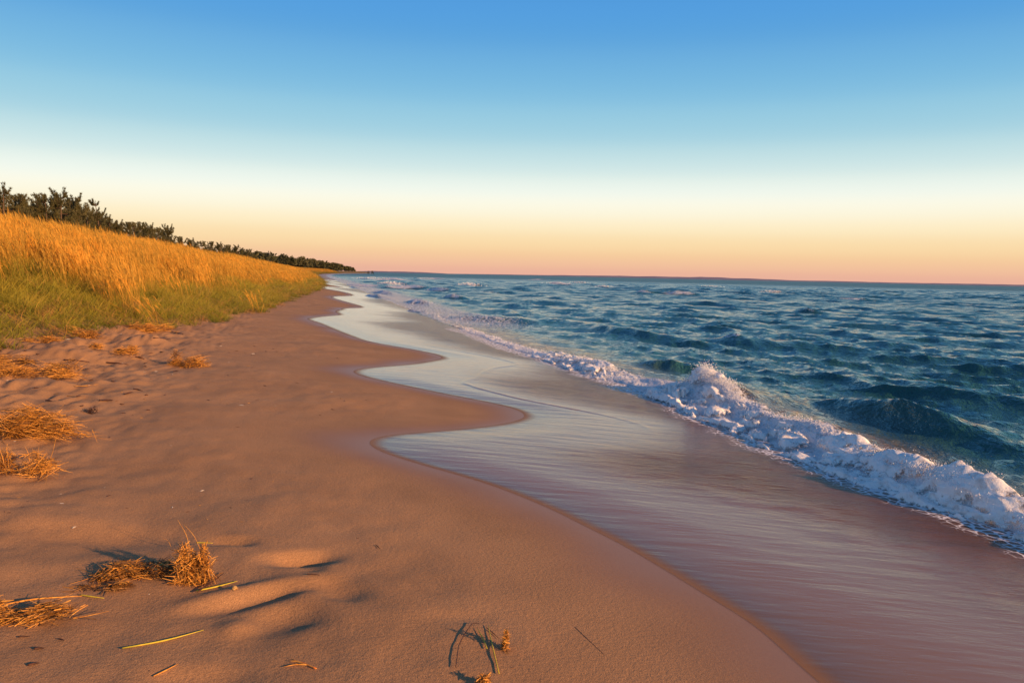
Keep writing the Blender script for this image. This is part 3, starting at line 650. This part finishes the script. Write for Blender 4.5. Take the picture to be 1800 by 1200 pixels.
# ------------------------------------------------------------------ wrack: straw clumps, blades, twigs on the sand
def straw_mat(name, a, b, c):
    g = Mat(name); g.link(g.ramp(g.noise(40, 3), [(.25, a), (.5, b), (.75, c)]), g.p.inputs['Base Color']); g.p.inputs['Roughness'].default_value = .6
    g.p.inputs['Specular IOR Level'].default_value = .3; return g.m
STRAW = straw_mat('straw', (.30, .125, .025), (.58, .27, .05), (.72, .40, .09))
STRAW_DARK = straw_mat('dark_straw', (.05, .025, .012), (.16, .075, .025), (.34, .17, .05))
BLADE = straw_mat('yellow_green_blade', (.34, .32, .03), (.50, .42, .04), (.62, .45, .06))
TWIG = straw_mat('dark_twig', (.02, .012, .01), (.06, .025, .018), (.11, .045, .025))
REDS = straw_mat('red_sprig', (.40, .03, .02), (.60, .20, .04), (.70, .42, .08))
def clump(px, py, wpx, hpx, n, label, ang=0.0, up_=.35, mat=STRAW, name='straw_clump', lenf=.6, stems=(), dens_dark=.27):
    p = hit(px, py, land); d = math.hypot(p[0], p[1]); sc = d / F_ * math.hypot(1, .25)
    w = wpx * sc * .43; h = hpx * sc; dep = w * .55
    n = int(n * 1.6); h *= 1.0; nw = max(2, int(2 + wpx / 22)); cu = RNG.uniform(-.85, .85, nw); cv = RNG.uniform(-.6, .6, nw); cs_ = RNG.uniform(.12, .34, nw); chh = RNG.uniform(.35, 1.1, nw); ca_ = RNG.normal(0, .7, nw)
    wi = RNG.integers(0, nw, n); u = cu[wi] + RNG.normal(0, 1, n) * cs_[wi]; v = cv[wi] + RNG.normal(0, 1, n) * cs_[wi]
    ca, sa = math.cos(ang), math.sin(ang)
    x = u * w * ca - v * dep * sa; y = u * w * sa + v * dep * ca
    rr2 = ((u - cu[wi]) ** 2 + (v - cv[wi]) ** 2) / (2.2 * cs_[wi]) ** 2; dome = np.sqrt(np.clip(1 - rr2, 0, 1)) * chh[wi]; z = dome * h * .9 * RNG.random(n) ** .7 + .004
    az = ang + ca_[wi] + RNG.normal(0, .6, n) + (RNG.random(n) < .5) * math.pi; el = RNG.normal(.05, up_, n)
    D = np.stack([np.cos(az) * np.cos(el), np.sin(az) * np.cos(el), np.sin(el)], -1)
    ln = RNG.uniform(.35, 1.1, n) * lenf * min(w, .32) * 1.35; wd = np.clip(RNG.uniform(.0016, .0045, n), d * .00034, 1)
    B = np.stack([x, y, z], -1) - D * (ln * .45)[:, None]
    gz = land(p[0] + B[:, 0], p[1] + B[:, 1]) - p[2]; B[:, 2] = np.maximum(B[:, 2], gz + .002)
    e_ = B + D * ln[:, None]; ge = land(p[0] + e_[:, 0], p[1] + e_[:, 1]) - p[2]
    low = e_[:, 2] < ge + .002; D[low, 2] += ((ge + .004 - e_[:, 2]) / ln)[low]
    dr = RNG.normal(0, .16, (n, 3)); dr[:, 2] = -np.abs(dr[:, 2]) * .4
    V, Fc, hh_ = ribbons(B, D, ln, wd, dr, 4, taper=.7)
    gz = land(p[0] + V[:, 0], p[1] + V[:, 1]) - p[2]; V[:, 2] = np.maximum(V[:, 2], gz + .001)
    o = mesh_obj(name, V, Fc, mat, smooth=False); o.location = p
    o.data.materials.append(STRAW_DARK if mat is STRAW else STRAW)
    mi = np.repeat((RNG.random(n) < dens_dark).astype(np.int32), 4); o.data.polygons.foreach_set('material_index', mi)
    for (bx, by, tx, ty, wv) in stems:               # single stalks sticking out: child parts
        a = hit(bx, by, land); q_ = pix_ray(tx, ty); q_ = q_ / q_[1] * (a[1] - .03); T = np.array([q_[0], q_[1], EYE + q_[2]])
        mid = (a + T) / 2 + np.array([.012, 0, .01]); s_ = tubeobj('stalk', [a - p, mid - p, T - p], [wv, wv * .8, wv * .4], STRAW); s_.parent = o
    return tag(o, label, 'straw clump', 'clumps of dried grass washed up on the sand')
def tubeobj(name, path, rad, mat, n=5, sub=4):
    path = np.array(path, float); m = len(path); q_ = np.linspace(0, m - 1, (m - 1) * sub + 1)
    # quadratic smoothing through control points
    P = np.stack([np.interp(q_, range(m), path[:, i]) for i in range(3)], -1)
    for _ in range(2): P[1:-1] = P[1:-1] * .5 + (P[:-2] + P[2:]) * .25
    v, f = tube(P, np.interp(q_, range(m), rad), n)
    return mesh_obj(name, v, [list(map(int, r)) for r in f] + [list(range(n))[::-1], list(range(len(v) - n, len(v)))], mat)
clump(62, 662, 130, 34, 750, 'long golden straw drift lying below the grass at the left edge', ang=.5, up_=.25)
clump(60, 765, 150, 58, 1150, 'big golden straw heap on the left, largest on the sand', ang=.1)
clump(44, 832, 100, 46, 480, 'straw heap directly below the biggest heap, with stalks sticking out', ang=.2, up_=.5, stems=((82, 822, 98, 772, .0022), (70, 828, 60, 790, .002)))
clump(326, 644, 68, 30, 420, 'lone straw tuft on open sand right of the wrack, beside a shadow', ang=.1)
clump(340, 1022, 74, 70, 900, 'shaggy upright straw ball in the foreground left of the footprints', ang=.5, up_=.8, lenf=.75, stems=((335, 968, 312, 913, .0016), (352, 966, 324, 922, .0014), (300, 960, 285, 945, .001), (362, 962, 395, 982, .0012)), dens_dark=.25)
clump(240, 1012, 135, 30, 620, 'flat dark straw mat trailing left of the shaggy straw ball', ang=.45, up_=.22, dens_dark=.6)
clump(185, 1035, 80, 10, 160, 'thin tail of dark straw leading down to the bottom left', ang=.42, up_=.1, dens_dark=.8)
clump(45, 1085, 130, 28, 520, 'reddish straw drift under a long pale stem at the bottom left', ang=.3, up_=.2, dens_dark=.5)
clump(890, 1140, 26, 52, 170, 'small upright straw tuft casting a shadow, bottom centre', ang=1.35, up_=.5, lenf=.8)
clump(262, 583, 66, 16, 380, 'bright straw patch at the foot of the grass', ang=.1, up_=.15)
clump(226, 622, 48, 16, 260, 'small straw tuft in the middle of the churned sand', ang=.0)
clump(150, 594, 62, 22, 300, 'reddish straw tuft against the grass edge', ang=.3, up_=.4, dens_dark=.55)
clump(26, 638, 70, 14, 260, 'low grey straw line above the long golden drift', ang=.1, up_=.1, dens_dark=.7)
clump(70, 602, 50, 12, 160, 'straw wisp at the very foot of the green grass', ang=.2, up_=.2)
clump(848, 1206, 40, 22, 120, 'straw bit cut off by the bottom edge of the picture', ang=.3, up_=.3)
clump(165, 612, 40, 10, 120, 'thin straw scrap on churned sand left of the small tuft', ang=-.2, up_=.15)

def lying(name, pts_px, rad, mat, label, cat, group, lift=.004, flat=False):
    P = [hit(a, b, land) for a, b in pts_px]
    if len(P) == 2: P = [P[0], (P[0] + P[1]) / 2 + [0, 0, rad * 1.5], P[1]]
    P = np.array(P); P[:, 2] = [float(land(a, b)) for a, b in P[:, :2]]; P[:, 2] += lift + rad * .6
    c0 = P.mean(0); r_ = [rad * .8] + [rad] * (len(P) - 2) + [rad * .35]
    o = tubeobj(name, P - c0, r_, mat)
    if flat: o.scale = (1, 1, .6)
    o.location = c0; return tag(o, label, cat, group)
GB = 'loose grass blades on the sand'
lying('grass_blade', [(345, 1040), (380, 1033), (417, 1023)], .0045, BLADE, 'green blade lying against the shaggy straw ball', 'grass blade', GB)
lying('grass_blade', [(215, 1141), (290, 1128), (358, 1109)], .004, BLADE, 'long yellow-green blade on open sand below the straw ball', 'grass blade', GB)
lying('grass_blade', [(141, 1047), (160, 1050), (183, 1053)], .004, BLADE, 'short yellow blade by the tail of the dark straw', 'grass blade', GB)
lying('grass_blade', [(270, 1190), (293, 1179), (314, 1168)], .003, STRAW, 'pale straw stem near the bottom edge, left of centre', 'grass blade', GB)
lying('grass_blade', [(-8, 1078), (60, 1064), (145, 1059)], .005, STRAW, 'long pale stem on top of the bottom-left straw drift', 'grass blade', GB, lift=.03)
lying('grass_blade', [(345, 963), (358, 963), (374, 964)], .004, BLADE, 'yellow blade tip on top of the straw ball', 'grass blade', GB, lift=.03)
lying('grass_blade', [(130, 680), (150, 679), (173, 676)], .005, STRAW, 'pale straw stem lying right of the long golden drift', 'grass blade', GB)
lying('grass_blade', [(95, 694), (120, 697), (150, 699)], .004, STRAW, 'thin pale stem above the biggest straw heap', 'grass blade', GB)
lying('grass_blade', [(1010, 1101), (1030, 1120), (1062, 1150)], .0012, TWIG, 'hair-thin dark stem right of the small upright tuft', 'grass blade', GB, lift=0)
for pts_, lb in [([(877, 1186), (866, 1140), (858, 1101)], 'longest yellow stalk leaning by the small upright tuft'), ([(856, 1142), (848, 1122), (839, 1106)], 'short yellow-green stalk leaning left of the longest stalk')]:
    lying('grass_blade', pts_, .003, BLADE, lb, 'grass blade', GB, lift=.006)
lying('twig', [(801, 1176), (804, 1155), (806, 1137), (818, 1115), (831, 1097), (845, 1100)], .002, TWIG, 'bent brown twig arching left of the yellow stalks', 'twig', 'twigs on the sand', lift=.01)
lying('twig', [(855, 1104), (866, 1113), (878, 1124)], .002, TWIG, 'short dark twig behind the yellow stalks', 'twig', 'twigs on the sand')
lying('twig', [(347, 1044), (372, 1027), (394, 1010)], .004, TWIG, 'dark red twig crossing the green blade by the straw ball', 'twig', 'twigs on the sand', lift=.01)
sp_ = lying('sprig', [(556, 1177), (535, 1168), (512, 1160)], .004, REDS, 'red and yellow sprig on the sand at the bottom', 'sprig', None)
for pts_ in ([(540, 1170), (520, 1169), (498, 1174)], [(536, 1169), (522, 1164), (508, 1163)]):
    P = np.array([hit(a, b, land) for a, b in pts_]); P[:, 2] += .006; o = tubeobj('side_shoot', P - np.array(sp_.location), [.003, .003, .001], STRAW); o.parent = sp_
TW = 'dark twigs scattered on the sand'
big = [((187, 638), (226, 642), .011, 'long dark stick left of the lone straw tuft'), ((175, 705), (199, 705), .010, 'thick dark stick in the middle of the upper sand'),
       ((219, 694), (234, 690), .008, 'dark stick slanting up, right of the thick stick'), ((234, 684), (251, 688), .007, 'dark stick slanting down at the right of the scatter'),
       ((80, 705), (92, 706), .008, 'short dark stick just above the biggest straw heap'), ((238, 628), (254, 632), .010, 'dark stick left of the shadow of the lone tuft'),
       ((60, 1142), (78, 1141), .005, 'black seed-like twig at the bottom left, larger'), ((49, 1171), (69, 1167), .005, 'black twig lowest at the bottom left'), ((32, 1121), (53, 1120), .003, 'thin dark twig under the bottom-left drift'),
       ((103, 1124), (113, 1127), .003, 'tiny dark twig right of the thin bottom-left twig'), ((112, 633), (157, 637), .010, 'long dark stick right of the grey straw line'), ((270, 595), (300, 597), .012, 'dark stick below the bright straw patch'),
       ((300, 583), (322, 588), .010, 'dark stick right of the bright straw patch'), ((660, 958), (668, 966), .0025, 'tiny brown twig alone right of the footprints'), ((540, 1010), (563, 1012), .003, 'dark twig in the heel of the footprint')]
for a, b, r_, lb in big: lying('twig', [a, ((a[0] + b[0]) / 2, (a[1] + b[1]) / 2 - .6), b], r_, TWIG, lb, 'twig', TW)
for k in range(34):
    px = random.uniform(5, 380); py = random.choice([random.uniform(590, 650), random.uniform(600, 735)])
    if py > 660 and px > 260: continue
    w = random.uniform(3, 9)
    lying('twig', [(px, py), (px + w * .5, py + random.uniform(-1, 1)), (px + w, py + random.uniform(-1.5, 1.5))], random.uniform(.004, .008), TWIG, 'small dark twig scrap among the wrack on the upper sand', 'twig', 'tiny twig scraps among the wrack')
# seaweed tuft and shell
clump(163, 727, 24, 16, 90, 'small black tuft of dried weed on bare sand', ang=.4, up_=.6, mat=TWIG, name='weed_tuft', dens_dark=0)
p = hit(412, 1035, land)
th_ = np.linspace(0, 4.2 * math.pi, 60); sp3 = np.stack([np.cos(th_) * .009 * (1 - th_ / 15), np.sin(th_) * .009 * (1 - th_ / 15), th_ * .0009], -1)
v, f = tube(sp3, .0062 * (1 - th_ / 16), 7)
sh = mesh_obj('snail_shell', v, [list(map(int, r)) for r in f] + [list(range(7))[::-1], list(range(len(v) - 7, len(v)))], straw_mat('shell', (.30, .17, .06), (.5, .32, .12), (.6, .45, .22))); sh.location = p + np.array([0, 0, .004]); sh.rotation_euler = (.7, .3, 0)
tag(sh, 'tiny round snail shell right of the green blade', 'shell')

# flecks of bark, seed husks and shell grit strewn over the dry sand (uncountable)
flv = np.array([[-1, -.35, 0], [1, -.25, 0], [.8, .4, .1], [-.7, .3, .15], [0, 0, .35]]); flf = [[0, 1, 4], [1, 2, 4], [2, 3, 4], [3, 0, 4], [0, 3, 2, 1]]
fl_src = [src('fleck_a', flv, flf, TWIG), src('fleck_b', flv, flf, STRAW), src('fleck_c', flv, flf, straw_mat('shell_grit', (.45, .40, .34), (.6, .55, .48), (.7, .66, .6)))]
n = 1500; y = 1.8 + 14 * RNG.random(n) ** 1.3; x = RNG.uniform(-9, 1.5, n); ok = (x < edge_x(y) - 1.1 - 1.2 * RNG.random(n)) & (tt(x, y) > toe(y)) & (perlin(x * .7, y * .7) + .35 * RNG.normal(size=n) - .12 * (x + 3) > .05)
x, y = x[ok], y[ok]; n = len(x); sz = RNG.uniform(.0018, .008, n) * np.interp(y, [2, 14], [1.0, 3.0])
fr_ = np.zeros((n, 3)); fr_[:, 2] = RNG.uniform(0, 6.28, n)
tag(scatter('sand_flecks', np.stack([x, y, land(x, y) + .001], -1), fr_, np.stack([sz * RNG.uniform(1, 2.6, n), sz, sz], -1), RNG.choice([0, 0, 1, 2], n), fl_src), 'tiny flecks of bark, straw and shell strewn over the dry sand', kind='stuff')
